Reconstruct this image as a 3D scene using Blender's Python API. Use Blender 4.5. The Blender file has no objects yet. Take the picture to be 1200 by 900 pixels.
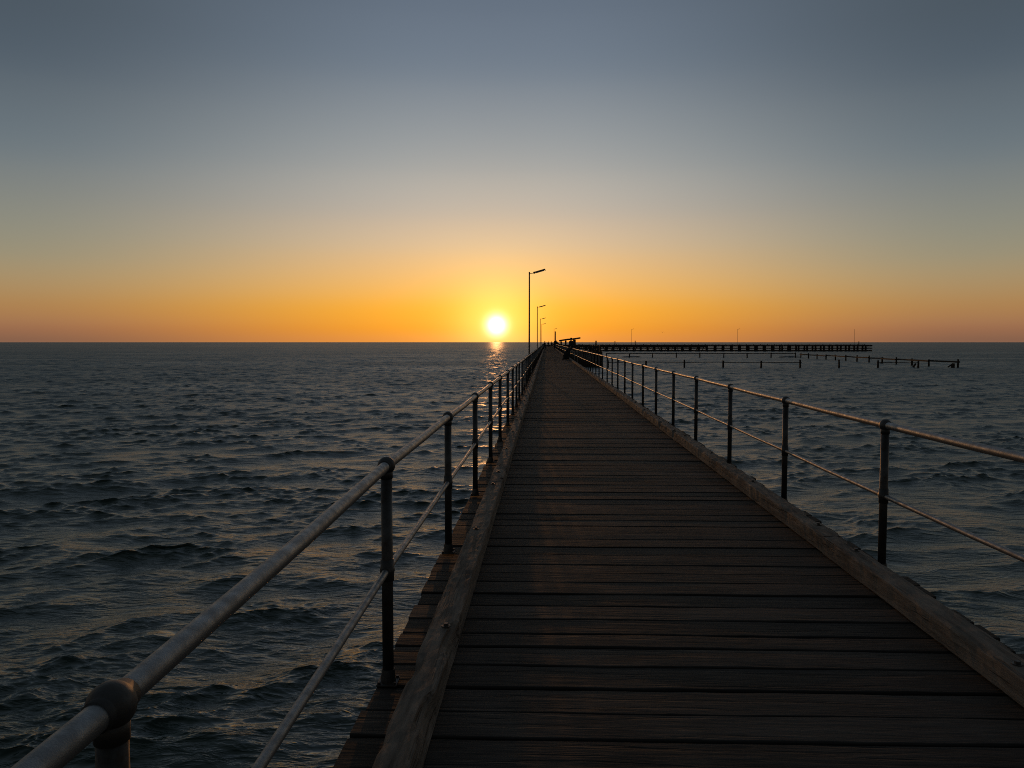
import bpy, bmesh, math, random
import numpy as np
from mathutils import Vector, Matrix, noise as mnoise

random.seed(7)
rng = np.random.default_rng(11)
sc = bpy.context.scene
COL = sc.collection
PI = math.pi
R = math.radians

WATER = -2.3                      # sea level, the jetty deck's top is z = 0
XL, XR = -0.735, 2.33             # the two lines of railing posts
RAIL_H, MID_H = 1.035, 0.545
Y0, Y1 = -5.0, 325.0              # ends of the jetty
SUN_EL, SUN_AZ = R(1.25), R(-3.7) # azimuth measured from +Y towards +X

# evening sky: colour by elevation in degrees, towards the sun and thirty degrees aside of it
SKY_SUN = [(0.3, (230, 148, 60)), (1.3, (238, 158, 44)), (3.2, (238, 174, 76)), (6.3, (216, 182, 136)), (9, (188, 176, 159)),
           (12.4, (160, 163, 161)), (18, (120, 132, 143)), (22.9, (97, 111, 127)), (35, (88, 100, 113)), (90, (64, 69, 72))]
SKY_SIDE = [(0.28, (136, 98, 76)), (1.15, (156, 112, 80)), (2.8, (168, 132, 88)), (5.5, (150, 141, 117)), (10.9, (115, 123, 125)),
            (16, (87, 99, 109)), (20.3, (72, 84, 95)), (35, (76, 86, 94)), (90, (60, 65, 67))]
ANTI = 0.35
GLOWS = [(0.38, (1.0, 0.62, 0.12), 4.5, 1.4), (0.35, (1.0, 0.80, 0.25), 2.6, 2.0), (3.2, (1.0, 0.92, 0.74), 0.57, 1.8)]

# ------------------------------------------------------------------ helpers
def link(o, parent=None):
    COL.objects.link(o)
    if parent is not None:
        o.parent = parent
    return o

def thing(name, label, cat, loc=(0, 0, 0), rz=0.0, group=None):
    o = link(bpy.data.objects.new(name, None))
    o.empty_display_size = 0.2
    o.location = loc
    o.rotation_euler = (0, 0, rz)
    o['label'] = label
    o['category'] = cat
    if group:
        o['group'] = group
    return o

def tag(o, label, cat, group=None):
    o['label'] = label
    o['category'] = cat
    if group:
        o['group'] = group
    return o

def obj(name, bm, m, parent=None, smooth=False, loc=None):
    me = bpy.data.meshes.new(name)
    bmesh.ops.recalc_face_normals(bm, faces=bm.faces)
    bm.to_mesh(me)
    bm.free()
    for mm in (m if isinstance(m, (list, tuple)) else [m]):
        me.materials.append(mm)
    if smooth:
        for p in me.polygons:
            p.use_smooth = True
    o = link(bpy.data.objects.new(name, me), parent)
    if loc is not None:
        o.location = loc
    return o

def inst(src, parent, loc=None, rot=None, name=None):
    c = src.copy()
    COL.objects.link(c)
    c.parent = parent
    if loc is not None:
        c.location = loc
    if rot is not None:
        c.rotation_euler = rot
    return c

def copy_tree(o, parent=None, kids=None):
    c = o.copy()
    COL.objects.link(c)
    if parent is not None:
        c.parent = parent
    for ch in list(o.children):
        copy_tree(ch, c)
    return c

def box(bm, c, s, rz=0.0, ry=0.0, rx=0.0, bev=0.0):
    M = Matrix.Translation(c) @ Matrix.Rotation(rz, 4, 'Z') @ Matrix.Rotation(ry, 4, 'Y') @ Matrix.Rotation(rx, 4, 'X') @ Matrix.Diagonal((s[0], s[1], s[2], 1))
    g = bmesh.ops.create_cube(bm, size=1.0, matrix=M)
    if bev > 0:
        es = set()
        for v in g['verts']:
            es.update(v.link_edges)
        bmesh.ops.bevel(bm, geom=list(es), offset=bev, segments=2, affect='EDGES', profile=0.5)

def tube(bm, pts, rad, n=12, cap=True):
    """a round bar through a list of points; rad is one radius or one per point"""
    pts = [Vector(p) for p in pts]
    rads = rad if isinstance(rad, (list, tuple)) else [rad] * len(pts)
    rings = []
    up = None
    for i, p in enumerate(pts):
        a = pts[max(i - 1, 0)]
        b = pts[min(i + 1, len(pts) - 1)]
        t = (b - a).normalized()
        if up is None:
            up = Vector((0, 0, 1)) if abs(t.z) < 0.9 else Vector((1, 0, 0))
        s = t.cross(up).normalized()
        u = s.cross(t).normalized()
        rings.append([bm.verts.new(p + (s * math.cos(2 * PI * k / n) + u * math.sin(2 * PI * k / n)) * rads[i]) for k in range(n)])
    for i in range(len(rings) - 1):
        for k in range(n):
            bm.faces.new((rings[i][k], rings[i][(k + 1) % n], rings[i + 1][(k + 1) % n], rings[i + 1][k]))
    if cap:
        bm.faces.new(rings[0])
        bm.faces.new(list(reversed(rings[-1])))

def ball(bm, c, r, sz=1.0, u=18, v=12):
    bmesh.ops.create_uvsphere(bm, u_segments=u, v_segments=v, radius=r,
                              matrix=Matrix.Translation(c) @ Matrix.Diagonal((1, 1, sz, 1)))

def prism(bm, prof, y0, y1):
    """an XZ profile swept along Y"""
    a = [bm.verts.new((x, y0, z)) for x, z in prof]
    b = [bm.verts.new((x, y1, z)) for x, z in prof]
    n = len(prof)
    for k in range(n):
        bm.faces.new((a[k], a[(k + 1) % n], b[(k + 1) % n], b[k]))
    bm.faces.new(a)
    bm.faces.new(list(reversed(b)))

# ------------------------------------------------------------------ materials
def new_mat(name):
    m = bpy.data.materials.new(name)
    m.use_nodes = True
    nt = m.node_tree
    return m, nt, nt.nodes['Principled BSDF']

def N(nt, t, **kw):
    n = nt.nodes.new(t)
    for k, v in kw.items():
        setattr(n, k, v)
    return n

def ramp(nt, stops):
    r = N(nt, 'ShaderNodeValToRGB')
    e = r.color_ramp.elements
    while len(e) < len(stops):
        e.new(0.5)
    for el, (p, c) in zip(e, stops):
        el.position = p
        el.color = (c[0], c[1], c[2], 1) if len(c) == 3 else c
    return r

def wood(name, dark, light, axis, rough=0.8, bump=0.5, rnd=True, grain=1.0, spec=0.35, sheen=0.0):
    m, nt, b = new_mat(name)
    b.inputs['Sheen Weight'].default_value = sheen
    b.inputs['Sheen Roughness'].default_value = 0.4
    b.inputs['Sheen Tint'].default_value = (1.0, 0.72, 0.5, 1)
    L = nt.links
    tc = N(nt, 'ShaderNodeTexCoord')
    mp = N(nt, 'ShaderNodeMapping')
    s = [26 * grain] * 3
    s[axis] = 2.6 * grain
    mp.inputs['Scale'].default_value = s
    vec = tc.outputs['Object']
    if rnd:
        at = N(nt, 'ShaderNodeAttribute', attribute_name='rnd')
        add = N(nt, 'ShaderNodeVectorMath', operation='ADD')
        mul = N(nt, 'ShaderNodeVectorMath', operation='SCALE')
        mul.inputs['Scale'].default_value = 37.0
        L.new(at.outputs['Color'], mul.inputs[0])
        L.new(vec, add.inputs[0])
        L.new(mul.outputs[0], add.inputs[1])
        vec = add.outputs[0]
    L.new(vec, mp.inputs['Vector'])
    g = N(nt, 'ShaderNodeTexNoise')
    g.inputs['Scale'].default_value = 1.0
    g.inputs['Detail'].default_value = 7
    g.inputs['Roughness'].default_value = 0.62
    g.inputs['Distortion'].default_value = 0.2
    L.new(mp.outputs[0], g.inputs['Vector'])
    big = N(nt, 'ShaderNodeTexNoise')
    big.inputs['Scale'].default_value = 2.3
    big.inputs['Detail'].default_value = 5
    L.new(vec, big.inputs['Vector'])
    mixf = N(nt, 'ShaderNodeMath', operation='MULTIPLY_ADD')
    mixf.inputs[1].default_value = 0.62
    L.new(g.outputs['Fac'], mixf.inputs[0])
    m2 = N(nt, 'ShaderNodeMath', operation='MULTIPLY')
    m2.inputs[1].default_value = 0.38
    L.new(big.outputs['Fac'], m2.inputs[0])
    L.new(m2.outputs[0], mixf.inputs[2])
    fac = mixf.outputs[0]
    cr = ramp(nt, [(0.33, dark), (0.5, [(a + c) / 2 for a, c in zip(dark, light)]), (0.66, light)])
    L.new(fac, cr.inputs['Fac'])
    col = cr.outputs['Color']
    if rnd:
        hv = N(nt, 'ShaderNodeHueSaturation')
        mr = N(nt, 'ShaderNodeMapRange')
        mr.inputs['To Min'].default_value = 0.7
        mr.inputs['To Max'].default_value = 1.35
        sepc = N(nt, 'ShaderNodeSeparateColor')
        L.new(at.outputs['Color'], sepc.inputs[0])
        L.new(sepc.outputs[0], mr.inputs['Value'])
        L.new(mr.outputs[0], hv.inputs['Value'])
        L.new(col, hv.inputs['Color'])
        col = hv.outputs['Color']
    L.new(col, b.inputs['Base Color'])
    # long splits along the grain
    mp2 = N(nt, 'ShaderNodeMapping')
    s2 = [17 * grain] * 3
    s2[axis] = 0.7 * grain
    mp2.inputs['Scale'].default_value = s2
    L.new(vec, mp2.inputs['Vector'])
    ck = N(nt, 'ShaderNodeTexNoise')
    ck.inputs['Detail'].default_value = 3
    ck.inputs['Scale'].default_value = 1.0
    L.new(mp2.outputs[0], ck.inputs['Vector'])
    ckr = ramp(nt, [(0.0, (0, 0, 0)), (0.36, (0, 0, 0)), (0.43, (1, 1, 1))])
    L.new(ck.outputs['Fac'], ckr.inputs['Fac'])
    hm = N(nt, 'ShaderNodeMath', operation='MULTIPLY_ADD')
    hm.inputs[1].default_value = 0.9
    L.new(ckr.outputs['Color'], hm.inputs[0])
    L.new(g.outputs['Fac'], hm.inputs[2])
    bp = N(nt, 'ShaderNodeBump')
    bp.inputs['Strength'].default_value = bump
    bp.inputs['Distance'].default_value = 0.012
    L.new(hm.outputs[0], bp.inputs['Height'])
    L.new(bp.outputs[0], b.inputs['Normal'])
    rr = N(nt, 'ShaderNodeMapRange')
    rr.inputs['To Min'].default_value = min(1.0, rough + 0.12)
    rr.inputs['To Max'].default_value = rough - 0.14
    L.new(fac, rr.inputs['Value'])
    L.new(rr.outputs[0], b.inputs['Roughness'])
    b.inputs['Specular IOR Level'].default_value = spec
    return m

def metal(name, base, rust, rough=0.42, metallic=0.85, rustamt=0.5, scale=9.0):
    m, nt, b = new_mat(name)
    L = nt.links
    tc = N(nt, 'ShaderNodeTexCoord')
    n1 = N(nt, 'ShaderNodeTexNoise')
    n1.inputs['Scale'].default_value = scale
    n1.inputs['Detail'].default_value = 8
    n1.inputs['Roughness'].default_value = 0.65
    L.new(tc.outputs['Object'], n1.inputs['Vector'])
    cr = ramp(nt, [(0.36, base), (rustamt, [c * 0.75 for c in base]), (min(0.98, rustamt + 0.14), rust)])
    L.new(n1.outputs['Fac'], cr.inputs['Fac'])
    L.new(cr.outputs['Color'], b.inputs['Base Color'])
    rm = N(nt, 'ShaderNodeMapRange')
    rm.inputs['From Min'].default_value = 0.3
    rm.inputs['From Max'].default_value = 0.7
    rm.inputs['To Min'].default_value = rough - 0.08
    rm.inputs['To Max'].default_value = rough + 0.14
    L.new(n1.outputs['Fac'], rm.inputs['Value'])
    L.new(rm.outputs[0], b.inputs['Roughness'])
    b.inputs['Metallic'].default_value = metallic
    n2 = N(nt, 'ShaderNodeTexNoise')
    n2.inputs['Scale'].default_value = scale * 14
    n2.inputs['Detail'].default_value = 4
    L.new(tc.outputs['Object'], n2.inputs['Vector'])
    bp = N(nt, 'ShaderNodeBump')
    bp.inputs['Strength'].default_value = 0.25
    bp.inputs['Distance'].default_value = 0.003
    L.new(n2.outputs['Fac'], bp.inputs['Height'])
    L.new(bp.outputs[0], b.inputs['Normal'])
    return m

def plain(name, col, rough=0.7, var=0.25, scale=6.0, metallic=0.0):
    m, nt, b = new_mat(name)
    L = nt.links
    tc = N(nt, 'ShaderNodeTexCoord')
    n1 = N(nt, 'ShaderNodeTexNoise')
    n1.inputs['Scale'].default_value = scale
    n1.inputs['Detail'].default_value = 6
    L.new(tc.outputs['Object'], n1.inputs['Vector'])
    cr = ramp(nt, [(0.3, [c * (1 - var) for c in col]), (0.7, [min(1, c * (1 + var)) for c in col])])
    L.new(n1.outputs['Fac'], cr.inputs['Fac'])
    L.new(cr.outputs['Color'], b.inputs['Base Color'])
    b.inputs['Roughness'].default_value = rough
    b.inputs['Metallic'].default_value = metallic
    return m

M_DECK = wood('deck_wood', (0.030, 0.0275, 0.0255), (0.082, 0.074, 0.068), 0, rough=0.84, bump=0.42, grain=1.5, spec=0.22, sheen=0.08)
M_KERB = wood('kerb_wood', (0.06, 0.05, 0.043), (0.30, 0.25, 0.21), 1, rough=0.85, bump=1.0, rnd=False, grain=1.3)
M_PILE = wood('pile_wood', (0.018, 0.015, 0.012), (0.075, 0.06, 0.048), 2, rough=0.8, bump=0.6, rnd=False)
M_BEAM = wood('beam_wood', (0.02, 0.016, 0.013), (0.07, 0.055, 0.042), 0, rough=0.8, bump=0.6, rnd=False)
M_STEEL = metal('galvanised_steel', (0.29, 0.302, 0.315), (0.25, 0.25, 0.252), rough=0.46, metallic=0.7, rustamt=0.6, scale=22)
M_POST = metal('post_steel', (0.12, 0.12, 0.122), (0.07, 0.045, 0.03), rough=0.5, metallic=0.7, rustamt=0.52)
M_FIT = metal('fitting_iron', (0.14, 0.142, 0.145), (0.10, 0.085, 0.075), rough=0.56, metallic=0.7, rustamt=0.5)
M_LAMP = metal('lamp_steel', (0.17, 0.15, 0.13), (0.09, 0.05, 0.03), rough=0.5, metallic=0.5, rustamt=0.6)
M_LENS = plain('lamp_lens', (0.7, 0.66, 0.6), rough=0.3, var=0.08)
M_ROOF = plain('shelter_roof_sheet', (0.09, 0.075, 0.06), rough=0.6, var=0.3, metallic=0.3)
M_SKIN = plain('skin', (0.35, 0.2, 0.13), rough=0.55, var=0.1)
M_HAIR = plain('hair', (0.02, 0.014, 0.01), rough=0.6)
M_JACKET = plain('dark_jacket', (0.025, 0.027, 0.034), rough=0.8)
M_JACKET2 = plain('brown_jacket', (0.05, 0.03, 0.022), rough=0.8)
M_TROUSER = plain('dark_trousers', (0.02, 0.02, 0.024), rough=0.85)
M_SHOE = plain('dark_shoes', (0.012, 0.011, 0.01), rough=0.6)
M_GULL = plain('gull_feathers', (0.12, 0.11, 0.1), rough=0.7)
M_ROCK = plain('wet_rock', (0.02, 0.019, 0.018), rough=0.5, var=0.5)

# ------------------------------------------------------------------ the sea
def build_sea():
    rows = [2.2]
    while rows[-1] < 14000.0:
        r = rows[-1]
        dr = max(0.018, r * 0.0034)
        if r > 350:
            dr *= 1 + (r - 350) / 700.0
        if r < 5.0:
            dr = 0.12
        rows.append(r + min(dr, 900.0))
    r = np.array(rows)
    drs = np.gradient(r)
    fine = np.arange(-41.5, 41.5, 0.08)
    a1 = np.arange(41.5, 75, 0.5)
    a2 = np.arange(75, 285, 3.0)
    a3 = np.arange(-75, -41.5, 0.5)
    ang = np.radians(np.concatenate([fine, a1, a2, a3])) + R(-2.5)
    nr, na = len(r), len(ang)
    # sum of wind waves: wavelengths from 8 m down to 0.16 m, running towards the beach
    NW = 300
    lam = 6.2 * (0.06 / 6.2) ** (np.arange(NW) / (NW - 1))
    lam *= 1 + 0.05 * rng.standard_normal(NW)
    k = 2 * PI / lam
    main = R(-90 + 20)
    spread = np.interp(np.log(lam), [math.log(0.16), math.log(1.0), math.log(8)], [0.50, 0.58, 0.55])
    th = main + spread * rng.standard_normal(NW)
    ww = np.interp(np.log(lam), np.log([0.06, 0.115, 0.23, 0.46, 0.85, 1.4, 2.0, 3.1, 6.2]),
                   [1.15, 1.3, 1.4, 1.5, 1.6, 1.55, 1.3, 0.9, 0.4])
    MSS = 0.032
    slope = ww * math.sqrt(2 * MSS / np.sum(ww ** 2))
    amp = slope / k
    ph = rng.uniform(0, 2 * PI, NW)
    dx, dy = np.cos(th), np.sin(th)
    X = np.zeros((nr, na), np.float32)
    Y = np.zeros((nr, na), np.float32)
    Z = np.zeros((nr, na), np.float32)
    lost = np.zeros(nr, np.float32)
    sa, ca = np.sin(ang), np.cos(ang)
    for i0 in range(0, nr, 60):
        i1 = min(nr, i0 + 60)
        px = (r[i0:i1, None] * sa[None, :])
        py = (r[i0:i1, None] * ca[None, :])
        cell = drs[i0:i1, None]
        ox = np.zeros_like(px, np.float32)
        oy = np.zeros_like(px, np.float32)
        oz = np.zeros_like(px, np.float32)
        mod = None
        zz = np.zeros_like(px, np.float32)
        for j in range(NW):
            w = np.clip((lam[j] / cell - 1.3) / 1.2, 0, 1)
            lost[i0:i1] += (0.5 * slope[j] ** 2 * (1 - w[:, 0] ** 2)).astype(np.float32)
            if w.max() <= 0:
                continue
            p = np.remainder(k[j] * (dx[j] * px + dy[j] * py) + ph[j], 2 * PI).astype(np.float32)
            wa = (amp[j] * w).astype(np.float32)
            if lam[j] < 0.9:                    # ripples ride on the crests and come in gusty patches
                if mod is None:
                    pt = np.zeros_like(px, np.float32)
                    for q, (l2, a2) in enumerate(((3.1, 0.7), (5.3, 2.2), (9.7, 1.3), (4.1, 2.9), (17.0, 1.9), (29.0, 0.4))):
                        pt += np.sin(2 * PI / l2 * (math.cos(a2) * px + math.sin(a2) * py) + q * 1.7).astype(np.float32)
                    mod = np.clip(1.0 + 0.42 * oz / max(float(oz.std()), 1e-4) + 0.32 * pt, 0.06, 2.6).astype(np.float32)
                wa = wa * mod
            c = np.cos(p)
            s = np.sin(p)
            oz += wa * c
            # sharper crests
            ox -= np.float32(1.6 * dx[j]) * wa * s
            oy -= np.float32(1.6 * dy[j]) * wa * s
        X[i0:i1] = px + ox
        Y[i0:i1] = py + oy
        Z[i0:i1] = WATER + oz
    co = np.stack([X, Y, Z], -1).reshape(-1, 3)
    co = np.vstack([co, [[0, 0, WATER]]]).astype(np.float32)
    ii, jj = np.meshgrid(np.arange(nr - 1), np.arange(na), indexing='ij')
    j2 = (jj + 1) % na
    quads = np.stack([ii * na + jj, ii * na + j2, (ii + 1) * na + j2, (ii + 1) * na + jj], -1).reshape(-1, 4)[:, ::-1]
    tris = np.stack([np.full(na, nr * na), (np.arange(na) + 1) % na, np.arange(na)], -1)[:, ::-1]
    me = bpy.data.meshes.new('sea')
    me.vertices.add(len(co))
    me.vertices.foreach_set('co', co.ravel())
    nl = quads.size + tris.size
    me.loops.add(nl)
    me.loops.foreach_set('vertex_index', np.concatenate([quads.ravel(), tris.ravel()]).astype(np.int32))
    me.polygons.add(len(quads) + len(tris))
    st = np.concatenate([np.arange(len(quads)) * 4, quads.size + np.arange(len(tris)) * 3]).astype(np.int32)
    me.polygons.foreach_set('loop_start', st)
    me.polygons.foreach_set('use_smooth', np.ones(len(st), bool))
    me.update(calc_edges=True)
    at = me.attributes.new('lost', 'FLOAT', 'POINT')
    v = np.concatenate([np.repeat(lost, na), [0.0]]).astype(np.float32)
    at.data.foreach_set('value', v)
    o = link(bpy.data.objects.new('sea', me))
    o['kind'] = 'structure'
    o['label'] = 'dark choppy sea reaching to the horizon'

    m, nt, b = new_mat('sea_water')
    L = nt.links
    b.inputs['Base Color'].default_value = (0.014, 0.040, 0.032, 1)
    b.inputs['IOR'].default_value = 1.333
    b.inputs['Specular IOR Level'].default_value = 1.0
    an = N(nt, 'ShaderNodeAttribute', attribute_name='lost')
    geo = N(nt, 'ShaderNodeNewGeometry')
    # gusts: broad patches of rougher water
    mp = N(nt, 'ShaderNodeMapping')
    mp.inputs['Scale'].default_value = (0.02, 0.05, 0.05)
    L.new(geo.outputs['Position'], mp.inputs['Vector'])
    gn = N(nt, 'ShaderNodeTexNoise')
    gn.inputs['Scale'].default_value = 1.0
    gn.inputs['Detail'].default_value = 6
    gn.inputs['Roughness'].default_value = 0.65
    L.new(mp.outputs[0], gn.inputs['Vector'])
    gm = N(nt, 'ShaderNodeMapRange')
    gm.inputs['From Min'].default_value = 0.35
    gm.inputs['From Max'].default_value = 0.65
    gm.inputs['To Min'].default_value = 0.7
    gm.inputs['To Max'].default_value = 1.8
    L.new(gn.outputs['Fac'], gm.inputs['Value'])
    var = N(nt, 'ShaderNodeMath', operation='MULTIPLY')
    L.new(an.outputs['Fac'], var.inputs[0])
    L.new(gm.outputs[0], var.inputs[1])
    ad = N(nt, 'ShaderNodeMath', operation='ADD')
    ad.inputs[1].default_value = 0.00005
    L.new(var.outputs[0], ad.inputs[0])
    pw = N(nt, 'ShaderNodeMath', operation='POWER')      # roughness = variance ** 1/4
    pw.inputs[1].default_value = 0.25
    L.new(ad.outputs[0], pw.inputs[0])
    L.new(pw.outputs[0], b.inputs['Roughness'])
    mp2 = N(nt, 'ShaderNodeMapping')
    mp2.inputs['Scale'].default_value = (1.5, 4.6, 1.5)
    mp2.inputs['Rotation'].default_value = (0, 0, R(-18))
    L.new(geo.outputs['Position'], mp2.inputs['Vector'])
    n1 = N(nt, 'ShaderNodeTexNoise')
    n1.inputs['Scale'].default_value = 1.0
    n1.noise_type = 'RIDGED_MULTIFRACTAL'
    n1.normalize = True
    n1.inputs['Detail'].default_value = 4
    n1.inputs['Roughness'].default_value = 0.55
    n1.inputs['Lacunarity'].default_value = 2.1
    n1.inputs['Offset'].default_value = 1.0
    n1.inputs['Gain'].default_value = 1.6
    n1.inputs['Distortion'].default_value = 0.35
    L.new(mp2.outputs[0], n1.inputs['Vector'])
    bp = N(nt, 'ShaderNodeBump')
    bp.inputs['Strength'].default_value = 0.8
    bp.inputs['Distance'].default_value = 0.014
    L.new(n1.outputs['Fac'], bp.inputs['Height'])
    L.new(bp.outputs[0], b.inputs['Normal'])
    me.materials.append(m)
    return o

build_sea()

# ------------------------------------------------------------------ the jetty
jetty = thing('jetty', 'long straight timber jetty with plank deck running out to the wharf', 'jetty', (0, 0, 0))

def build_deck():
    bm = bmesh.new()
    lay = bm.loops.layers.color.new('rnd')
    y = Y0
    SK = math.tan(R(0.9))                       # the planks lie slightly askew
    i = 0
    while y < Y1 - 0.3:
        w = random.choice((random.uniform(0.215, 0.25), random.uniform(0.215, 0.25), random.uniform(0.18, 0.215)))
        gap = random.choice((random.uniform(0.004, 0.01), random.uniform(0.008, 0.016), random.uniform(0.014, 0.024)))
        far = y > 45
        segs = 2 if far else 22
        xl = -0.79 + random.uniform(-0.012, 0.010)
        xr = 2.43 + random.uniform(-0.03, 0.04)
        dz = random.uniform(-0.005, 0.003)
        tilt = random.uniform(-0.0025, 0.0025)
        ch = random.uniform(0.004, 0.011)
        cup = random.uniform(-0.001, 0.0015)
        c = (random.random(), random.random(), random.random(), 1)
        rings = []
        sd = random.uniform(0, 999)
        for q in range(segs + 1):
            x = xl + (xr - xl) * q / segs
            off = -SK * 0 + (-(x - 0.8) * SK * -1)
            e0 = 0.010 * mnoise.noise((x * 1.7, sd, 0)) + 0.006 * mnoise.noise((x * 6, sd, 3))
            e1 = 0.010 * mnoise.noise((x * 1.7, sd, 9)) + 0.006 * mnoise.noise((x * 6, sd, 5))
            wz = 0.004 * mnoise.noise((x * 0.9, sd, 20))
            ya, yb = y + off + e0, y + w - gap + off + e1
            top = dz + wz
            if far:
                prof = [(ya, -0.07), (ya, top - ch), (ya + ch, top), (yb - ch, top + tilt), (yb, top + tilt - ch), (yb, -0.07)]
            else:
                ym = (ya + yb) / 2
                prof = [(ya, -0.07), (ya, top - ch), (ya + ch * 0.4, top - ch * 0.3), (ya + ch, top), (ym, top + cup + tilt / 2),
                        (yb - ch, top + tilt), (yb - ch * 0.4, top + tilt - ch * 0.3), (yb, top + tilt - ch), (yb, -0.07)]
            rings.append([bm.verts.new((x, yy, zz)) for yy, zz in prof])
        n = len(rings[0])
        fs = []
        for q in range(segs):
            for k in range(n):
                fs.append(bm.faces.new((rings[q][k], rings[q + 1][k], rings[q + 1][(k + 1) % n], rings[q][(k + 1) % n])))
        fs.append(bm.faces.new(rings[0]))
        fs.append(bm.faces.new(list(reversed(rings[-1]))))
        for f in fs:
            for l in f.loops:
                l[lay] = c
        y += w
        i += 1
    return obj('deck', bm, M_DECK, jetty)
build_deck()

# kerb timbers: rough baulks bolted along both edges of the deck
def kerb_mesh(seed, L=6.6, W=0.142, H=0.14):
    bm = bmesh.new()
    n = 90
    rings = []
    for q in range(n + 1):
        y = L * q / n
        if q == 0: y += 0.004
        if q == n: y -= 0.004
        prof = []
        base = [(-W / 2, 0.012), (-W / 2, H - 0.013), (-W / 2 + 0.005, H - 0.005), (-W / 2 + 0.014, H), (-W / 6, H + 0.001), (W / 6, H + 0.001), (W / 2 - 0.014, H),
                (W / 2 - 0.005, H - 0.005), (W / 2, H - 0.013), (W / 2, 0.012)]
        for kk, (x, z) in enumerate(base):
            f = 1.0 if 1 <= kk <= 8 else 0.3
            jx = 0.005 * mnoise.noise((y * 2.1, kk * 3.1, seed)) + 0.006 * mnoise.noise((y * 9, kk * 2.3, seed + 5))
            jz = 0.005 * mnoise.noise((y * 1.8, kk * 2.7, seed + 9)) + 0.004 * mnoise.noise((y * 11, kk * 1.9, seed + 2))
            if kk in (1, 2, 3, 6, 7, 8):         # bruised and chipped arrises
                g = mnoise.noise((y * 2.6, (0 if kk < 5 else 40), seed + 30))
                if g > 0.2:
                    s = -1 if kk < 5 else 1
                    jx -= s * 0.075 * (g - 0.2)
                    jz -= 0.075 * (g - 0.2)
            prof.append((x + jx * f, z + jz * f))
        rings.append([bm.verts.new((x, y, z)) for x, z in prof])
    m = len(rings[0])
    for q in range(n):
        for k in range(m):
            bm.faces.new((rings[q][k], rings[q][(k + 1) % m], rings[q + 1][(k + 1) % m], rings[q + 1][k]))
    bm.faces.new(rings[0])
    bm.faces.new(list(reversed(rings[-1])))
    return bm

kerbs = []
for s in range(5):
    kerbs.append(kerb_mesh(3.7 + 17 * s))
kerb_src = []
bolt_bm = bmesh.new()
tube(bolt_bm, [(0, 0, 0), (0, 0, 0.006)], 0.024, 14)
tube(bolt_bm, [(0, 0, 0.006), (0, 0, 0.018)], 0.013, 6)
bolt_src = None
for side, xc in ((0, -0.448 - 0.0775), (1, 2.075 + 0.0775)):
    y = Y0 + (0.0 if side == 0 else -2.4)
    i = 0
    while y < Y1 - 4:
        v = random.randrange(5)
        if len(kerb_src) < 5:
            v = len(kerb_src)
            o = obj('kerb_timber', kerbs[v], M_KERB, jetty)
            kerb_src.append(o)
        else:
            o = inst(kerb_src[v], jetty)
        o.location = (xc + random.uniform(-0.012, 0.012), y, random.uniform(-0.004, 0.006))
        o.rotation_euler = (0, 0, random.uniform(-0.0012, 0.0012))
        if y < 60:
            for by in (0.35, 2.25, 4.3, 6.2):
                if bolt_src is None:
                    bolt_src = b = obj('bolt', bolt_bm, M_FIT, o)
                else:
                    b = inst(bolt_src, o)
                b.location = (random.uniform(-0.02, 0.02), by, 0.139)
                b.rotation_euler = (0, 0, random.random())
        y += 6.6
        i += 1

# the frame under the deck
bm = bmesh.new()
box(bm, (0, 0, 0), (0.16, Y1 - Y0 - 0.4, 0.30))
st = obj('stringer', bm, M_BEAM, jetty, loc=(-0.60, (Y0 + Y1) / 2, -0.225))
inst(st, jetty, loc=(0.80, (Y0 + Y1) / 2, -0.225))
inst(st, jetty, loc=(2.20, (Y0 + Y1) / 2, -0.225))
bm = bmesh.new()
box(bm, (0, 0, 0), (3.5, 0.3, 0.3), bev=0.015)
ch0 = None
pile0 = None
y = Y0 + 1
while y < Y1:
    if ch0 is None:
        ch0 = obj('crosshead', bm, M_BEAM, jetty, loc=(0.8, y, -0.528))
        pb = bmesh.new()
        tube(pb, [(0, 0, -3.5), (0, 0, -1.2), (0.01, 0, -0.002)], [0.17, 0.165, 0.15], 14)
        pile0 = obj('pile', pb, M_PILE, jetty, smooth=True, loc=(-0.45, y, -0.68))
    else:
        inst(ch0, jetty, loc=(0.8, y, -0.528))
        inst(pile0, jetty, loc=(-0.45, y, -0.68), rot=(0, 0, random.random() * 6))
    inst(pile0, jetty, loc=(2.05, y, -0.68), rot=(0, 0, random.random() * 6))
    y += 6.6

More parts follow.
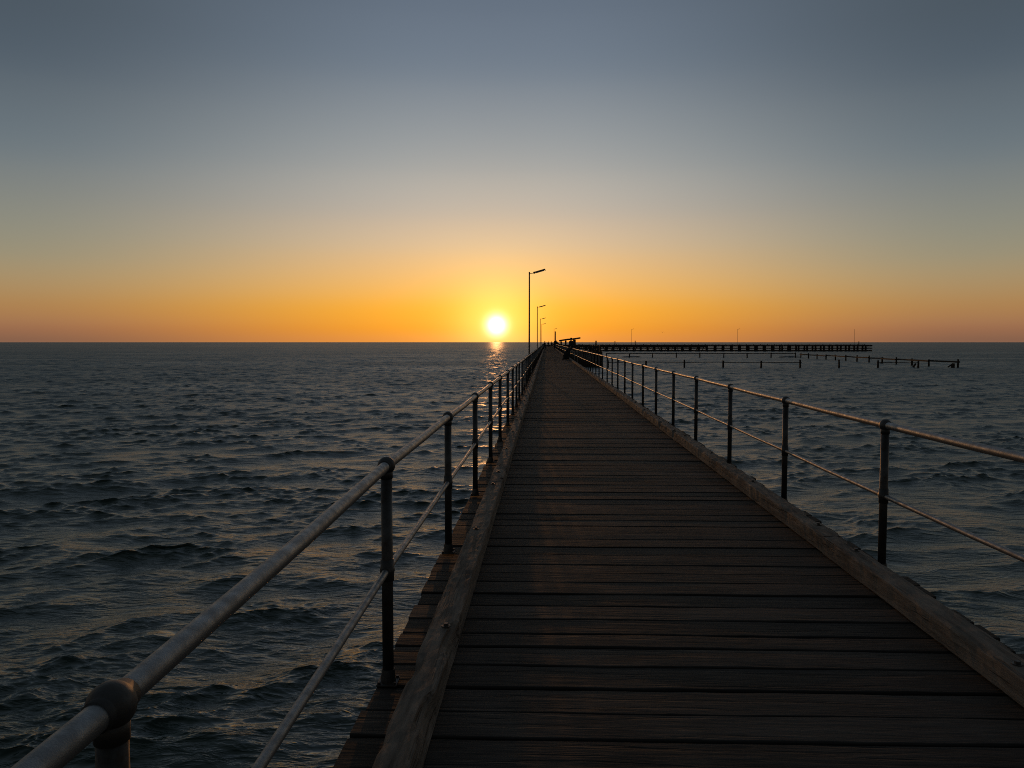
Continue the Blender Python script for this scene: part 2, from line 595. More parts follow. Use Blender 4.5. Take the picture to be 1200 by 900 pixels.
# ------------------------------------------------------------------ railings
def build_railing(name, label, X, first, flange_in):
    t = thing('railing', label, 'railing', (X, 0, 0), 0, 'railings along the jetty')
    ys = []
    y = first
    while y - 2.2 > Y0:
        y -= 2.2
    while y < Y1 - 2:
        ys.append(y)
        y += 2.2
    if X < 0:
        ys = [1.238 if abs(v - 1.30) < 0.01 else v for v in ys]
    wob = {yy: (random.uniform(-0.010, 0.010) * (0.3 if yy < 9 else 1), random.uniform(-0.007, 0.007), random.uniform(-0.006, 0.006)) for yy in ys}
    for yy in ys:
        if yy < 2.0 and X < 0:                  # the end nearest the shore sags a little
            wob[yy] = (0.0, -0.05, 0.0)
    for part, hh, rad, n in (('top_rail', RAIL_H, 0.0245, 20), ('mid_rail', MID_H, 0.0165, 16)):
        bm = bmesh.new()
        pts = []
        for i, yy in enumerate(ys):
            a, b, c = wob[yy]
            pts.append((a, yy, hh + b))
            if i + 1 < len(ys) and yy < 60:
                a2, b2, c2 = wob[ys[i + 1]]
                pts.append(((a + a2) / 2 + random.uniform(-0.003, 0.003), yy + 1.1, hh + (b + b2) / 2 - 0.004))
        tube(bm, pts, rad, n)
        obj(part, bm, M_STEEL, t, smooth=True)
    # one post with its fittings
    def post_bm(n=16):
        bm = bmesh.new()
        tube(bm, [(0, 0, 0.0), (0, 0, RAIL_H)], 0.0265, n)
        return bm
    def ball_bm(u=20, v=14):
        bm = bmesh.new()
        ball(bm, (0, 0, RAIL_H), 0.041, 1.0, u, v)
        tube(bm, [(0, 0, RAIL_H - 0.06), (0, 0, RAIL_H - 0.02)], 0.029, 18)
        tube(bm, [(0, -0.046, RAIL_H), (0, 0.046, RAIL_H)], 0.0278, 18)
        return bm
    def mid_bm():
        bm = bmesh.new()
        ball(bm, (0, 0, MID_H), 0.035, 0.95)
        tube(bm, [(0, 0, MID_H - 0.05), (0, 0, MID_H + 0.05)], 0.0312, 18)
        tube(bm, [(0, -0.048, MID_H), (0, 0.048, MID_H)], 0.0215, 16)
        return bm
    def foot_bm():
        bm = bmesh.new()
        box(bm, (0.0, 0, 0.011), (0.095, 0.10, 0.010), bev=0.003)
        tube(bm, [(0, 0, 0.016), (0, 0, 0.075)], [0.036, 0.030], 16)
        for sx in (-1, 1):
            for sy in (-1, 1):
                tube(bm, [(sx * 0.036, sy * 0.039, 0.015), (sx * 0.036, sy * 0.039, 0.026)], 0.008, 6)
        return bm
    def far_bm():
        bm = bmesh.new()
        tube(bm, [(0, 0, 0.0), (0, 0, RAIL_H)], 0.0265, 8)
        ball(bm, (0, 0, RAIL_H), 0.041, 1.0, 10, 6)
        ball(bm, (0, 0, MID_H), 0.035, 1.0, 8, 6)
        box(bm, (0, 0, 0.012), (0.12, 0.13, 0.014))
        return bm
    p0 = f0 = None
    restbm = bmesh.new()
    nparts = 0
    for i, yy in enumerate(ys):
        a, b, c = wob[yy]
        lean = (random.uniform(-0.006, 0.006), random.uniform(-0.006, 0.006), 0)
        if yy < 75:
            if p0 is None:
                p0 = obj('post', post_bm(), M_POST, t, smooth=True)
                kids = [obj('rail_fitting', ball_bm(), M_FIT, p0, smooth=True),
                        obj('mid_fitting', mid_bm(), M_FIT, p0, smooth=True),
                        obj('base_flange', foot_bm(), M_FIT, p0)]
                o = p0
            else:
                o = inst(p0, t)
                for kd in kids:
                    inst(kd, o)
        elif nparts < 100:
            if f0 is None:
                f0 = obj('post', far_bm(), M_POST, t, smooth=True)
                o = f0
            else:
                o = inst(f0, t)
        else:
            fb = far_bm()
            bmesh.ops.translate(fb, verts=fb.verts, vec=(a, yy, b))
            tmp = bpy.data.meshes.new('tmp')
            fb.to_mesh(tmp)
            fb.free()
            restbm.from_mesh(tmp)
            bpy.data.meshes.remove(tmp)
            continue
        nparts += 1
        o.location = (a, yy, b)
        o.rotation_euler = (0, 0, c)
    if len(restbm.verts):
        r_ = obj('posts_beyond', restbm, M_POST, t, smooth=True)
        r_['kind'] = 'stuff'
        r_.name = 'post'
    return t
build_railing('railing', 'galvanised two-bar pipe railing on the sun side of the deck, behind the wide pale kerb', XL, 1.30, 1)
build_railing('railing', 'galvanised two-bar pipe railing on the side facing the old pile enclosure', XR, 5.37, -1)

# ------------------------------------------------------------------ lamps on the jetty
def make_lamp(label, loc, rz=0.0):
    t = thing('street_lamp', label, 'street lamp', loc, rz, 'lamps along the jetty')
    bm = bmesh.new()
    tube(bm, [(0, 0, -0.9), (0, 0, 0.5), (0, 0, 6.0)], [0.062, 0.055, 0.042], 14)
    ball(bm, (0, 0, 6.0), 0.046)
    obj('pole', bm, M_LAMP, t, smooth=True)
    bm = bmesh.new()
    tube(bm, [(0.0, 0, 5.93), (0.16, 0, 5.945), (0.34, 0, 5.98)], 0.019, 10)
    obj('arm', bm, M_LAMP, t, smooth=True)
    a = -R(16)
    bm = bmesh.new()
    box(bm, (0.64, 0, 6.10), (0.74, 0.17, 0.07), ry=a, bev=0.02)
    box(bm, (0.30, 0, 5.985), (0.10, 0.14, 0.13), ry=a, bev=0.02)
    box(bm, (0.985, 0, 6.165), (0.06, 0.16, 0.12), ry=a, bev=0.02)
    hd = obj('lamp_head', bm, M_LAMP, t)
    bm = bmesh.new()
    box(bm, (0.655, 0, 6.045), (0.58, 0.13, 0.05), ry=a, bev=0.02)
    obj('lens', bm, M_LENS, hd)
    bm = bmesh.new()
    for z in (-0.12, -0.32):
        box(bm, (0.13, 0, z), (0.30, 0.10, 0.06))
    obj('bracket', bm, M_FIT, t)
    return t
lamp = make_lamp('tall thin street lamp nearest along the jetty, largest of the row', (-1.08, 49.0, 0))
for d, lab in ((96.5, 'second street lamp out along the jetty edge, smaller than the first'),
               (146.5, 'third street lamp out along the jetty edge, third tallest in the picture'),
               (190, 'fourth and farthest street lamp on the jetty edge beside the sunset glow')):
    c = copy_tree(lamp)
    c.location = (-1.12, d, 0)
    c['label'] = lab
c = copy_tree(lamp)
c.location = (2.62, 258, 0)
c['label'] = 'small far street lamp beside the thick dark mast at the jetty end'
for ch in list(c.children):
    if ch.name.startswith('bracket'):
        ch.location.x = -0.26

# thick timber mast beyond it
bm = bmesh.new()
tube(bm, [(0, 0, -3.4), (0, 0, 2.0), (0, 0, 5.2)], [0.25, 0.22, 0.2], 14)
mast = obj('mooring_post', bm, M_PILE, None, smooth=True, loc=(3.05, 262, 0))
tag(mast, 'thick dark timber mast standing upright beside the far end of the jetty', 'post')

# clump of old piles round the mast's foot
cl = thing('pile_cluster', 'clump of uneven dark piles around the foot of the timber mast', 'piles', (3.6, 262, 0))
for x, y, z in ((-1.0, 0.8, 1.55), (-0.25, -0.6, 2.1), (0.1, 0.5, 1.75), (0.5, -0.3, 1.3), (0.95, 0.4, 0.9), (1.35, 0.0, 0.55), (-0.9, -0.5, 1.0)):
    bm = bmesh.new()
    tube(bm, [(0, 0, -3.4), (0, 0, z * 0.5), (0.02, 0, z)], [0.26, 0.24, 0.21], 10)
    obj('pile', bm, M_PILE, cl, smooth=True, loc=(x, y, 0))
bm = bmesh.new()
box(bm, (0.1, -0.95, 0.35), (2.6, 0.16, 0.28), bev=0.01)
obj('waling', bm, M_BEAM, cl)

# ------------------------------------------------------------------ side platform with a shelter
plat = thing('landing_platform', 'low dark timber landing platform with boarded sides beside the jetty', 'platform', (5.6, 138, 0))
bm = bmesh.new()
for i in range(62):
    y = -15.2 + i * 0.49
    box(bm, (random.uniform(-0.03, 0.03), y, -0.04 + random.uniform(-.005, .005)), (6.2, 0.465, 0.075))
obj('deck', bm, M_DECK, plat)
def wall_of_piles(x0, x1, y0, y1, n, top):
    bm = bmesh.new()
    for i in range(n):
        f = (i + 0.5) / n
        x, y = x0 + (x1 - x0) * f, y0 + (y1 - y0) * f
        tube(bm, [(x, y, -2.75 + random.uniform(-.1, .1)), (x, y, top + random.uniform(-0.08, 0.08))], random.uniform(0.12, 0.14), 8)
    return bm
o = obj('boarded_side', wall_of_piles(-3.0, 3.1, -15.6, -15.6, 23, 0.05), M_PILE, plat, smooth=True)
o = obj('boarded_side', wall_of_piles(3.22, 3.22, -15.2, 15, 110, 0.05), M_PILE, plat, smooth=True)
bm = bmesh.new()
for i in range(9):
    box(bm, (1.25 + i * 0.22, -15.2, 0.5), (0.19, 0.05, 1.05 + random.uniform(-.05, .05)))
for i in range(7):
    box(bm, (3.02, -15.0 + i * 0.22, 0.5), (0.05, 0.19, 1.05 + random.uniform(-.05, .05)))
obj('screen', bm, M_BEAM, plat)
gp = None
for x, y in ((-2.1, -15.1), (-0.9, -15.1), (0.3, -15.1), (3.0, -9), (3.0, -3), (3.0, 3), (3.0, 9), (3.0, 14.5)):
    if gp is None:
        bm = bmesh.new()
        box(bm, (0, 0, 0.53), (0.13, 0.13, 1.06), bev=0.01)
        gp = obj('guard_post', bm, M_PILE, plat, loc=(x, y, 0))
    else:
        inst(gp, plat, loc=(x, y, 0))
bm = bmesh.new()
box(bm, (-0.9, -15.18, 0.98), (4.3, 0.05, 0.12))
box(bm, (-0.9, -15.18, 0.5), (4.3, 0.05, 0.12))
box(bm, (3.09, 1.0, 0.98), (0.05, 27, 0.12))
box(bm, (3.09, 1.0, 0.5), (0.05, 27, 0.12))
obj('guard_rail', bm, M_BEAM, plat)

shel = thing('shelter', 'open shelter with a tilted flat roof on posts beside the jetty railing', 'shelter', (4.35, 140, 0))
bm = bmesh.new()
# two roof sheets meeting at a shallow kink
prof = [(-2.05, 1.97), (-0.5, 2.21), (0.2, 2.24), (1.75, 2.47), (1.75, 2.18), (0.2, 1.95), (-0.5, 1.92), (-2.05, 1.68)]
prism(bm, prof, -2.2, 2.2)
obj('roof', bm, M_ROOF, shel)
sp = None
for x, zt in ((-1.65, 1.72), (-0.82, 1.85), (0.75, 2.02), (1.62, 1.15)):
    for y in (-1.9, 1.9):
        bm = bmesh.new()
        w = 0.36 if x == 0.75 else 0.22
        box(bm, (0, 0, zt / 2), (w, w, zt), bev=0.01)
        obj('post', bm, M_PILE, shel, loc=(x, y, 0))
bm = bmesh.new()
box(bm, (0, 0, 0.45), (2.6, 0.6, 0.07), bev=0.01)
box(bm, (-1.1, 0, 0.21), (0.1, 0.5, 0.42))
box(bm, (1.1, 0, 0.21), (0.1, 0.5, 0.42))
obj('seat', bm, M_BEAM, shel, loc=(-0.3, 0.6, 0))

# ------------------------------------------------------------------ the old wharf across the end
WY = 325.0
DZ = 0.42
wharf = thing('wharf', 'long low timber wharf on rows of piles stretching across the horizon', 'wharf', (0, WY, 0))
bm = bmesh.new()
box(bm, (66.5, 3.0, DZ - 0.24), (137.0, 6.4, 0.48))
obj('deck', bm, M_BEAM, wharf)
wp = None
x = -1.0
while x < 135.0:
    for row, yy in ((0, 0.2), (1, 5.6)):
        if wp is None:
            bm = bmesh.new()
            tube(bm, [(0, 0, WATER - 0.9), (0, 0, DZ - 0.485)], [0.44, 0.40], 12)
            wp = obj('pile', bm, M_PILE, wharf, smooth=True)
            o = wp
        else:
            o = inst(wp, wharf)
        o.location = (x + (0.75 if row else 0.0) + random.uniform(-.1, .1), yy, 0)
    x += 3.43 if x > 56 else 2.9
for z, h in ((-0.46, 0.34), (-1.15, 0.34), (-1.95, 0.48)):
    bm = bmesh.new()
    box(bm, (66.5, -0.32, z), (136.6, 0.16, h))
    obj('waling', bm, M_BEAM, wharf)
bm = bmesh.new()
box(bm, (33.0, -0.46, -0.34), (68.0, 0.1, 0.9))
obj('fascia', bm, M_BEAM, wharf)
bm = bmesh.new()
for i in range(26):
    box(bm, (2 + i * 2.55 + random.uniform(-.5, .5), 2.8, -1.3), (0.3, 0.3, 2.9), ry=random.choice((-0.5, 0.5)))
obj('brace', bm, M_BEAM, wharf)
bm = bmesh.new()
for i in range(47):
    box(bm, (1 + i * 2.9, 6.05, DZ + 0.09), (0.2, 0.2, 0.18))
box(bm, (66.5, 6.05, DZ + 0.26), (136, 0.22, 0.16))
obj('wharf_kerb', bm, M_BEAM, wharf)
def px(x, d):                       # pixel column of the photograph -> X at distance d
    return d * math.tan(math.atan((x - 600) / 900.0) - R(2.55))
mp0 = None
for x, w, h, lab in ((698.5, 0.62, 1.75, 'thick dark mooring post on the wharf deck near the landing platform'),
                     (720.7, 0.36, 1.55, 'slim dark mooring post on the wharf between two others'),
                     (744.5, 0.36, 1.75, 'dark mooring post on the wharf close to its leftmost lamp'),
                     (1007.0, 0.34, 1.45, 'dark mooring post near the wharf\'s free end beside the thin pole')):
    t = thing('mooring_post', lab, 'post', (px(x, WY), WY + 1.0, DZ), 0, 'mooring posts on the wharf')
    bm = bmesh.new()
    tube(bm, [(0, 0, 0), (0, 0, h - 0.25)], [w / 2, w / 2 * 0.92], 12)
    obj('shaft', bm, M_PILE, t, smooth=True)
    bm = bmesh.new()
    tube(bm, [(0, 0, h - 0.25), (0, 0, h - 0.12), (0, 0, h)], [w / 2 * 1.15, w / 2 * 1.15, w / 2 * 0.7], 12)
    obj('cap', bm, M_FIT, t, smooth=True)
for x, lab in ((740.0, 'faint thin street lamp on the left half of the wharf'), (864.3, 'thin street lamp standing mid-wharf above the pile enclosure')):
    c = copy_tree(lamp)
    c.location = (px(x, WY), WY + 0.9, DZ + 0.55)
    c['label'] = lab
    c['group'] = 'lamps on the wharf'
    for ch in list(c.children):
        if ch.name.startswith('bracket'):
            ch.location = (-0.13, 0, -0.2)
bm = bmesh.new()
tube(bm, [(0, 0, 0), (0, 0, 6.35)], [0.07, 0.04], 10)
ball(bm, (0, 0, 6.37), 0.07)
t = obj('flagpole', bm, M_LAMP, None, smooth=True, loc=(px(1001.8, WY), WY + 1.2, DZ))
tag(t, 'bare thin upright pole without a lamp near the wharf\'s free end', 'pole')

# ------------------------------------------------------------------ remains of a pile enclosure in the water
def pile_row(label, pts, beam_h, beam_t, gaps=()):
    t = thing('pile_fence', label, 'pile fence', (pts[0][0], pts[0][1], WATER), 0, 'rows of old piles in the sea')
    x0, y0 = pts[0]
    for i, (x, y) in enumerate(pts):
        h = 1.18 + random.uniform(-0.16, 0.14)
        r = random.uniform(0.12, 0.165)
        bm = bmesh.new()
        lx, ly = random.uniform(-.05, .05), random.uniform(-.05, .05)
        tube(bm, [(0, 0, -0.9), (lx * .5, ly * .5, 0.3), (lx, ly, h)], [r * 1.12, r, r * 0.9], 10)
        obj('pile', bm, M_PILE, t, smooth=True, loc=(x - x0, y - y0, 0))
    for i in range(len(pts) - 1):
        if i in gaps:
            continue
        (xa, ya), (xb, yb) = pts[i], pts[i + 1]
        bm = bmesh.new()
        L = math.hypot(xb - xa, yb - ya)
        box(bm, (0, 0, 0), (L + 0.2, 0.12, beam_t), rz=math.atan2(yb - ya, xb - xa), ry=random.uniform(-.012, .012))
        off = Vector((-(yb - ya), xb - xa, 0)).normalized() * 0.2
        obj('waling', bm, M_BEAM, t, loc=((xa + xb) / 2 - x0 + off.x * (1 if i % 2 else -1), (ya + yb) / 2 - y0 + off.y * (1 if i % 2 else -1), beam_h + random.uniform(-.04, .04)))
    return t
B = 117.0
def row_b(x):
    X = px(x, B)
    return (px(x, B + 0.044 * X), B + 0.044 * X)
pile_row('front row of stubby widely spaced old piles standing in the sea, nearest the viewer',
         [row_b(x) for x in (712.5, 757, 802, 847.5, 892, 938, 983.5, 1029, 1076)], 0.82, 0.10, gaps=(5, 6))
pile_row('slanting side row of old piles joined by a beam, coming forward to the right-hand corner',
         [row_b(1122.5)] + [(61.3 + 0.11 * k, 120.2 + 6.0 * k) for k in range(1, 13)], 0.86, 0.24)
A = 194.0
pile_row('back row of old piles with a beam along them, nearest the wharf',
         [(px(x, A), A) for x in (710.5, 737.5, 764.5, 792.5, 820, 848, 875.5, 903.5, 932)], 1.02, 0.19)
t = thing('pile_stump', 'short broken pile stump leaning by the enclosure\'s right-hand corner', 'stump', (row_b(1118.0)[0], row_b(1118.0)[1] + 0.3, WATER))
bm = bmesh.new()
tube(bm, [(0, 0, -0.6), (0.0, 0, 0.3), (0.08, 0, 0.66)], [0.3, 0.27, 0.2], 10)
obj('trunk', bm, M_PILE, t, smooth=True)
bm = bmesh.new()
box(bm, (-0.3, 0.1, 0.35), (0.9, 0.16, 0.16), ry=-0.6)
obj('brace', bm, M_BEAM, t)
bm = bmesh.new()
tube(bm, [(-0.6, 0, -0.6), (-0.25, 0, 0.1), (0.1, 0, 0.62)], [0.17, 0.16, 0.13], 10)
o = obj('pile_stump', bm, M_PILE, None, smooth=True, loc=(row_b(1073.5)[0], row_b(1073.5)[1] + 0.3, WATER))
tag(o, 'short leaning stump against the last pile but one of the front row', 'stump')

def rock(label, x, d, w, h):
    bm = bmesh.new()
    bmesh.ops.create_icosphere(bm, subdivisions=4, radius=1.0)
    for v in bm.verts:
        n = mnoise.fractal(v.co * 1.6 + Vector((x, d, 0)), 1.0, 2.0, 5)
        v.co *= 1 + 0.35 * n
        v.co = Vector((v.co.x * w / 2, v.co.y * 1.2, v.co.z * h))
    o = obj('rock', bm, M_ROCK, None, smooth=True, loc=(px(x, d), d, WATER))
    tag(o, label, 'rock', 'rocks awash near the enclosure')
rock('low dark rock awash behind the back row, on its jetty side', 739, 197.5, 4.6, 0.30)
rock('low dark rock awash behind the back row, where the side row joins it', 925, 198.5, 5.2, 0.32)

# ------------------------------------------------------------------ people
def person(label, loc, rz, J, jacket, legs=M_TROUSER, group='people on the jetty', hat=False, bulk=1.0):
    """J: joint name -> (x, y, z); grown into one body with a skin modifier"""
    order = ['pelvis', 'waist', 'chest', 'neck', 'head', 'crown',
             'l_sho', 'l_elb', 'l_wri', 'l_hand', 'r_sho', 'r_elb', 'r_wri', 'r_hand',
             'l_hip', 'l_kne', 'l_ank', 'l_toe', 'r_hip', 'r_kne', 'r_ank', 'r_toe']
    rad = dict(pelvis=.15, waist=.145, chest=.165, neck=.058, head=.088, crown=.075, sho=.072, elb=.05, wri=.036, hand=.042, hip=.10, kne=.066, ank=.046, toe=.042)
    edges = [('pelvis', 'waist'), ('waist', 'chest'), ('chest', 'neck'), ('neck', 'head'), ('head', 'crown'),
             ('chest', 'l_sho'), ('l_sho', 'l_elb'), ('l_elb', 'l_wri'), ('l_wri', 'l_hand'),
             ('chest', 'r_sho'), ('r_sho', 'r_elb'), ('r_elb', 'r_wri'), ('r_wri', 'r_hand'),
             ('pelvis', 'l_hip'), ('l_hip', 'l_kne'), ('l_kne', 'l_ank'), ('l_ank', 'l_toe'),
             ('pelvis', 'r_hip'), ('r_hip', 'r_kne'), ('r_kne', 'r_ank'), ('r_ank', 'r_toe')]
    me = bpy.data.meshes.new('person')
    idx = {n: i for i, n in enumerate(order)}
    me.from_pydata([J[n] for n in order], [(idx[a], idx[b]) for a, b in edges], [])
    tmp = bpy.data.objects.new('person_tmp', me)
    COL.objects.link(tmp)
    sk = tmp.modifiers.new('skin', 'SKIN')
    for n in order:
        v = me.skin_vertices[0].data[idx[n]]
        rr = rad[n.split('_')[-1]] * (bulk if n not in ('neck', 'head', 'crown') and not n.endswith(('hand', 'toe')) else 1.0)
        v.radius = (rr, rr * (0.75 if n in ('chest', 'waist', 'pelvis') else 1))
        v.use_root = (n == 'pelvis')
    ss = tmp.modifiers.new('sub', 'SUBSURF')
    ss.levels = ss.render_levels = 2
    bpy.context.view_layer.update()
    dg = bpy.context.evaluated_depsgraph_get()
    m2 = bpy.data.meshes.new_from_object(tmp.evaluated_get(dg))
    bpy.data.objects.remove(tmp)
    m2.name = 'person'
    for mm in (jacket, legs, M_SKIN, M_SHOE):
        m2.materials.append(mm)
    segs = [(Vector(J[a]), Vector(J[b]), a, b) for a, b in edges]
    for p in m2.polygons:
        c = p.center
        best, bd = None, 9
        for a, b, na_, nb_ in segs:
            ab = b - a
            f = max(0, min(1, (c - a).dot(ab) / max(ab.length_squared, 1e-6)))
            dd = (a + ab * f - c).length
            if dd < bd:
                bd, best = dd, (na_, nb_, f)
        na_, nb_, f = best
        mi = 0
        if nb_ in ('head', 'crown') or nb_.endswith('hand'):
            mi = 2
        elif nb_.endswith(('hip', 'kne', 'ank')):
            mi = 1
        elif nb_.endswith('toe'):
            mi = 3
        p.material_index = mi
        p.use_smooth = True
    o = link(bpy.data.objects.new('person', m2))
    o.location = loc
    o.rotation_euler = (0, 0, rz)
    tag(o, label, 'person', group)
    bm = bmesh.new()
    h = Vector(J['crown'])
    ball(bm, h + Vector((0, -0.02, 0.01)), 0.105, 0.85, 16, 10)
    if hat:
        tube(bm, [h + Vector((0, 0.0, 0.0)), h + Vector((0, 0.0, 0.015))], [0.17, 0.15], 16)
    bmesh.ops.delete(bm, geom=[v for v in bm.verts if v.co.z < h.z - 0.06], context='VERTS')
    obj('hat' if hat else 'hair', bm, M_HAIR, o, smooth=True)
    return o

def standing(arm=0.0, stride=0.12):
    return dict(pelvis=(0, 0, .94), waist=(0, 0, 1.10), chest=(0, 0.0, 1.34), neck=(0, 0, 1.52), head=(0, .01, 1.62), crown=(0, .01, 1.72),
                l_sho=(-.19, 0, 1.42), l_elb=(-.25, -.03 + arm * .2, 1.14), l_wri=(-.24, .06 + arm * .4, .92 + arm * .2), l_hand=(-.23, .09 + arm * .5, .84 + arm * .25),
                r_sho=(.19, 0, 1.42), r_elb=(.25, -.04, 1.14), r_wri=(.25, .05, .90), r_hand=(.24, .08, .82),
                l_hip=(-.10, 0, .88), l_kne=(-.11, stride * .6, .49), l_ank=(-.11, stride, .08), l_toe=(-.12, stride + .16, .035),
                r_hip=(.10, 0, .88), r_kne=(.12, -stride * .3, .49), r_ank=(.12, -stride, .08), r_toe=(.13, -stride + .16, .035))
# perched on the top rail, turned in towards the deck (-x), one foot out on the planks
perch = dict(pelvis=(0.02, 0, 1.15), waist=(-.01, 0, 1.30), chest=(-.04, 0, 1.53), neck=(-.06, 0, 1.70), head=(-.08, 0, 1.80), crown=(-.08, 0, 1.90),
             l_sho=(-.04, -.20, 1.60), l_elb=(-.10, -.30, 1.33), l_wri=(-.30, -.22, 1.18), l_hand=(-.38, -.19, 1.15),
             r_sho=(-.04, .20, 1.60), r_elb=(.06, .30, 1.32), r_wri=(.02, .34, 1.12), r_hand=(.01, .34, 1.06),
             l_hip=(-.04, -.11, 1.11), l_kne=(-.47, -.18, .93), l_ank=(-.44, -.16, .23), l_toe=(-.60, -.17, .185),
             r_hip=(-.04, .11, 1.11), r_kne=(-.52, .14, .72), r_ank=(-.85, .15, .08), r_toe=(-1.02, .15, .035))
person('person in dark clothes perched on the handrail with one foot out on the deck', (XR - 0.02, 70.3, 0.0), R(42), perch, M_JACKET, hat=True, bulk=1.65)
person('person in dark clothes walking mid-deck far away, the closer to the left railing of two', (0.62, 243, 0.0), 0, standing(), M_JACKET, bulk=1.3)
person('person in brown jacket walking mid-deck far away, just left of the dark mast', (1.72, 246, 0.0), 0.3, standing(0.3), M_JACKET2, bulk=1.3)
person('person standing alone close to the railing on the sunward side of the deck', (-0.30, 160, 0.0), R(60), standing(1.0, 0.24), M_JACKET, bulk=1.3)
person('person in brown jacket standing against the railing opposite, before the mast', (1.80, 172, 0.0), R(-60), standing(0.8, 0.2), M_JACKET2, bulk=1.3)

# a bulky bag beside the perched person
bag = thing('bag', 'bulky dark bag standing on the deck edge beside the perched person', 'bag', (1.86, 71.2, 0.0))
bm = bmesh.new()
box(bm, (0, 0, 0.31), (0.5, 0.4, 0.6), bev=0.12)
for v in bm.verts:
    v.co += Vector((0.03, 0.02, 0.03)) * mnoise.noise(v.co * 4)
obj('body', bm, M_TROUSER, bag, smooth=True)
bm = bmesh.new()
box(bm, (0, 0, 0.64), (0.46, 0.37, 0.16), rx=0.1, bev=0.07)
obj('flap', bm, M_JACKET, bag, smooth=True)
bm = bmesh.new()
tube(bm, [(-0.1, 0, 0.71), (-0.06, 0, 0.80), (0.06, 0, 0.80), (0.1, 0, 0.71)], 0.014, 8)
obj('handle', bm, M_SHOE, bag, smooth=True)
bm = bmesh.new()
box(bm, (-0.27, 0, 0.26), (0.10, 0.28, 0.30), bev=0.045)
obj('pocket', bm, M_JACKET, bag, smooth=True)

# ------------------------------------------------------------------ a gull low over the wharf
g = thing('seagull', 'tiny seagull gliding low in the orange sky above the wharf', 'bird', (px(776, 260), 260, 1.6 + 11.3 * 260 / 900))
bm = bmesh.new()
tube(bm, [(0, -0.28, 0), (0, -0.15, 0.01), (0, 0.05, 0), (0, 0.2, 0.02), (0, 0.28, 0.02)], [0.02, 0.06, 0.085, 0.05, 0.012], 10)
obj('body', bm, M_GULL, g, smooth=True)
for s in (-1, 1):
    bm = bmesh.new()
    prev = None
    for x, z, y0, y1 in ((0.03, 0.03, -0.08, 0.12), (0.28, 0.14, -0.07, 0.12), (0.52, 0.10, -0.12, 0.02), (0.72, 0.04, -0.2, -0.14)):
        ring = [bm.verts.new((s * x, y0, z)), bm.verts.new((s * x, (y0 + y1) / 2, z + 0.018)), bm.verts.new((s * x, y1, z)), bm.verts.new((s * x, (y0 + y1) / 2, z - 0.006))]
        if prev:
            for k in range(4):
                bm.faces.new((prev[k], prev[(k + 1) % 4], ring[(k + 1) % 4], ring[k]))
        else:
            bm.faces.new(ring)
        prev = ring
    bm.faces.new(list(reversed(prev)))
    obj('wing', bm, M_GULL, g, smooth=True)

# ------------------------------------------------------------------ sky, sun, camera
w = bpy.data.worlds.new('World')
sc.world = w
w.use_nodes = True
nt = w.node_tree
L = nt.links
bg = nt.nodes['Background']
sky = N(nt, 'ShaderNodeTexSky', sky_type='NISHITA')
sky.sun_disc = False
sky.sun_elevation = SUN_EL
sky.sun_rotation = SUN_AZ
sky.air_density = 1.0
sky.dust_density = 1.5
sky.ozone_density = 1.0

def lin(c):
    return tuple(((v / 255) / 12.92 if v <= 10 else (((v / 255) + 0.055) / 1.055) ** 2.4) for v in c)

def M(op, a, b=None, clamp=False):
    n = N(nt, 'ShaderNodeMath', operation=op)
    n.use_clamp = clamp
    for i, v in enumerate((a, b)):
        if v is None:
            continue
        if isinstance(v, (int, float)):
            n.inputs[i].default_value = v
        else:
            L.new(v, n.inputs[i])
    return n.outputs[0]

def sky_ramp(stops, fac):
    r = ramp(nt, [(math.sqrt(max(e, 0) / 90.0), lin(c)) for e, c in stops])
    r.color_ramp.interpolation = 'CARDINAL'
    L.new(fac, r.inputs['Fac'])
    return r.outputs['Color']

sd = Vector((math.sin(SUN_AZ) * math.cos(SUN_EL), math.cos(SUN_AZ) * math.cos(SUN_EL), math.sin(SUN_EL)))
tc = N(nt, 'ShaderNodeTexCoord')
nv = N(nt, 'ShaderNodeVectorMath', operation='NORMALIZE')
L.new(tc.outputs['Generated'], nv.inputs[0])
sx = N(nt, 'ShaderNodeSeparateXYZ')
L.new(nv.outputs[0], sx.inputs[0])
el = M('MULTIPLY', M('ARCSINE', M('MAXIMUM', sx.outputs['Z'], 0.0)), 2 / PI)
ef = M('POWER', el, 0.5)
hx = N(nt, 'ShaderNodeCombineXYZ')
L.new(sx.outputs['X'], hx.inputs['X'])
L.new(sx.outputs['Y'], hx.inputs['Y'])
hn = N(nt, 'ShaderNodeVectorMath', operation='NORMALIZE')
L.new(hx.outputs[0], hn.inputs[0])
hd = N(nt, 'ShaderNodeVectorMath', operation='DOT_PRODUCT')
L.new(hn.outputs[0], hd.inputs[0])
hd.inputs[1].default_value = (math.sin(SUN_AZ), math.cos(SUN_AZ), 0)
az = M('MULTIPLY', M('ARCCOSINE', M('MINIMUM', hd.outputs['Value'], 1.0)), 180 / PI)
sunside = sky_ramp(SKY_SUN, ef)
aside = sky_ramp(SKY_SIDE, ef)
fa = N(nt, 'ShaderNodeMapRange', interpolation_type='SMOOTHSTEP')
fa.inputs['From Min'].default_value = 33.0
fa.inputs['From Max'].default_value = 3.0
L.new(az, fa.inputs['Value'])
mx = N(nt, 'ShaderNodeMix', data_type='RGBA')
L.new(fa.outputs[0], mx.inputs['Factor'])
L.new(aside, mx.inputs['A'])
L.new(sunside, mx.inputs['B'])
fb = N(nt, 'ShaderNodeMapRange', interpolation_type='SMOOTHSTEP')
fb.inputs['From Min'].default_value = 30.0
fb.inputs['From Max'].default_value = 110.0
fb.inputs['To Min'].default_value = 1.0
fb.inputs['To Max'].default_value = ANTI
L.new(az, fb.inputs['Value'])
dm = N(nt, 'ShaderNodeVectorMath', operation='SCALE')
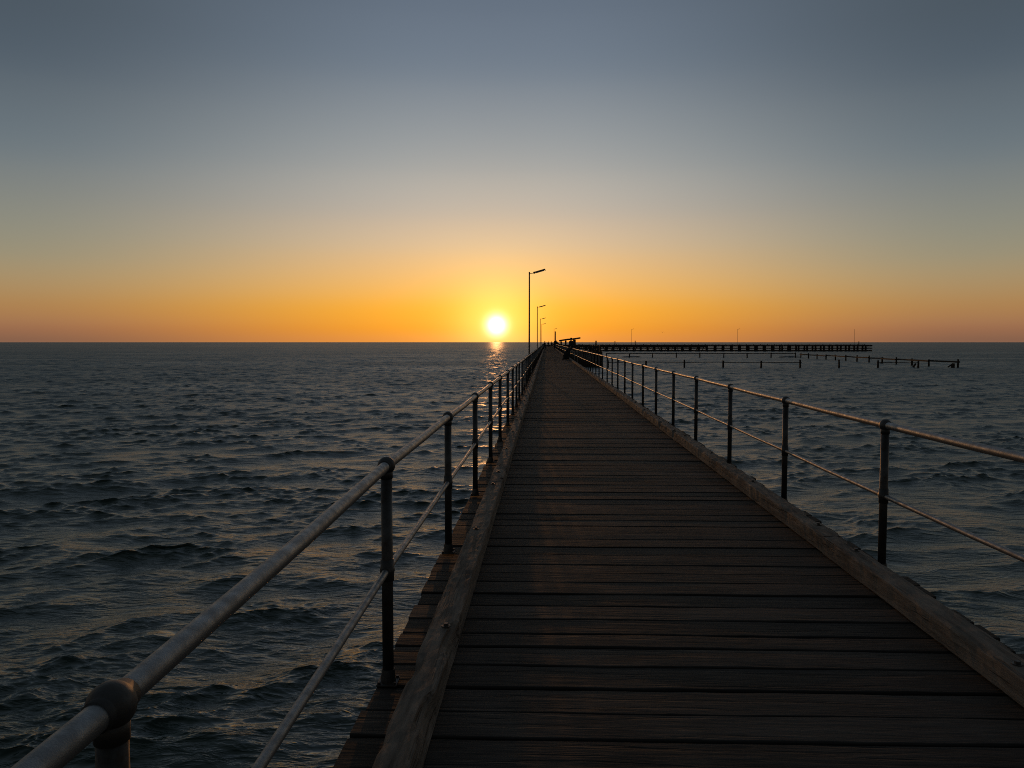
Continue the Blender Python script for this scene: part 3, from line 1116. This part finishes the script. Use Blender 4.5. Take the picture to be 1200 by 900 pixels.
L.new(mx.outputs['Result'], dm.inputs[0])
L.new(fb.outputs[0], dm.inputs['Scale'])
# the bright air round the sun, by true angle from the sun
sdot = N(nt, 'ShaderNodeVectorMath', operation='DOT_PRODUCT')
L.new(nv.outputs[0], sdot.inputs[0])
sdot.inputs[1].default_value = sd
th = M('MULTIPLY', M('ARCCOSINE', M('MINIMUM', sdot.outputs['Value'], 1.0)), 180 / PI)
def glow(prev, amp, col, width, power):
    g = M('MULTIPLY', M('EXPONENT', M('MULTIPLY', M('POWER', M('DIVIDE', th, width), power), -1.0)), amp)
    v = N(nt, 'ShaderNodeVectorMath', operation='SCALE')
    v.inputs[0].default_value = col
    L.new(g, v.inputs['Scale'])
    a = N(nt, 'ShaderNodeVectorMath', operation='ADD')
    L.new(prev, a.inputs[0])
    L.new(v.outputs[0], a.inputs[1])
    return a.outputs[0]
col = dm.outputs[0]
for g in GLOWS:
    col = glow(col, *g)
ns = N(nt, 'ShaderNodeVectorMath', operation='SCALE')
L.new(sky.outputs[0], ns.inputs[0])
ns.inputs['Scale'].default_value = 0.008
fin = N(nt, 'ShaderNodeVectorMath', operation='ADD')
L.new(col, fin.inputs[0])
L.new(ns.outputs[0], fin.inputs[1])
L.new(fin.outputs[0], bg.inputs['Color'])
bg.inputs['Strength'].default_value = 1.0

ld = bpy.data.lights.new('sun', 'SUN')
ld.energy = 0.38
ld.angle = R(0.53)
ld.color = (1.0, 0.43, 0.14)
lo = link(bpy.data.objects.new('sun', ld))
lo.rotation_euler = (-sd).to_track_quat('-Z', 'Y').to_euler()

cam = bpy.data.cameras.new('camera')
cam.sensor_width = 36
cam.lens = 27.0
cam.clip_start = 0.05
cam.clip_end = 30000
co = link(bpy.data.objects.new('camera', cam))
co.location = (0, 0, 1.6)
co.rotation_euler = (R(90 - 3.13), 0, R(2.55))
sc.camera = co
sc.view_settings.view_transform = 'Standard'
sc.view_settings.look = 'None'
sc.view_settings.exposure = 0
sc.view_settings.gamma = 1
sc.view_settings.use_curve_mapping = False
sc.cycles.use_denoising = False
sc.cycles.use_adaptive_sampling = False
sc.cycles.pixel_filter_type = 'BLACKMAN_HARRIS'
sc.cycles.filter_width = 1.0
sc.cycles.max_bounces = 5
sc.cycles.sample_clamp_indirect = 4.0
sc.cycles.sample_clamp_direct = 3.2
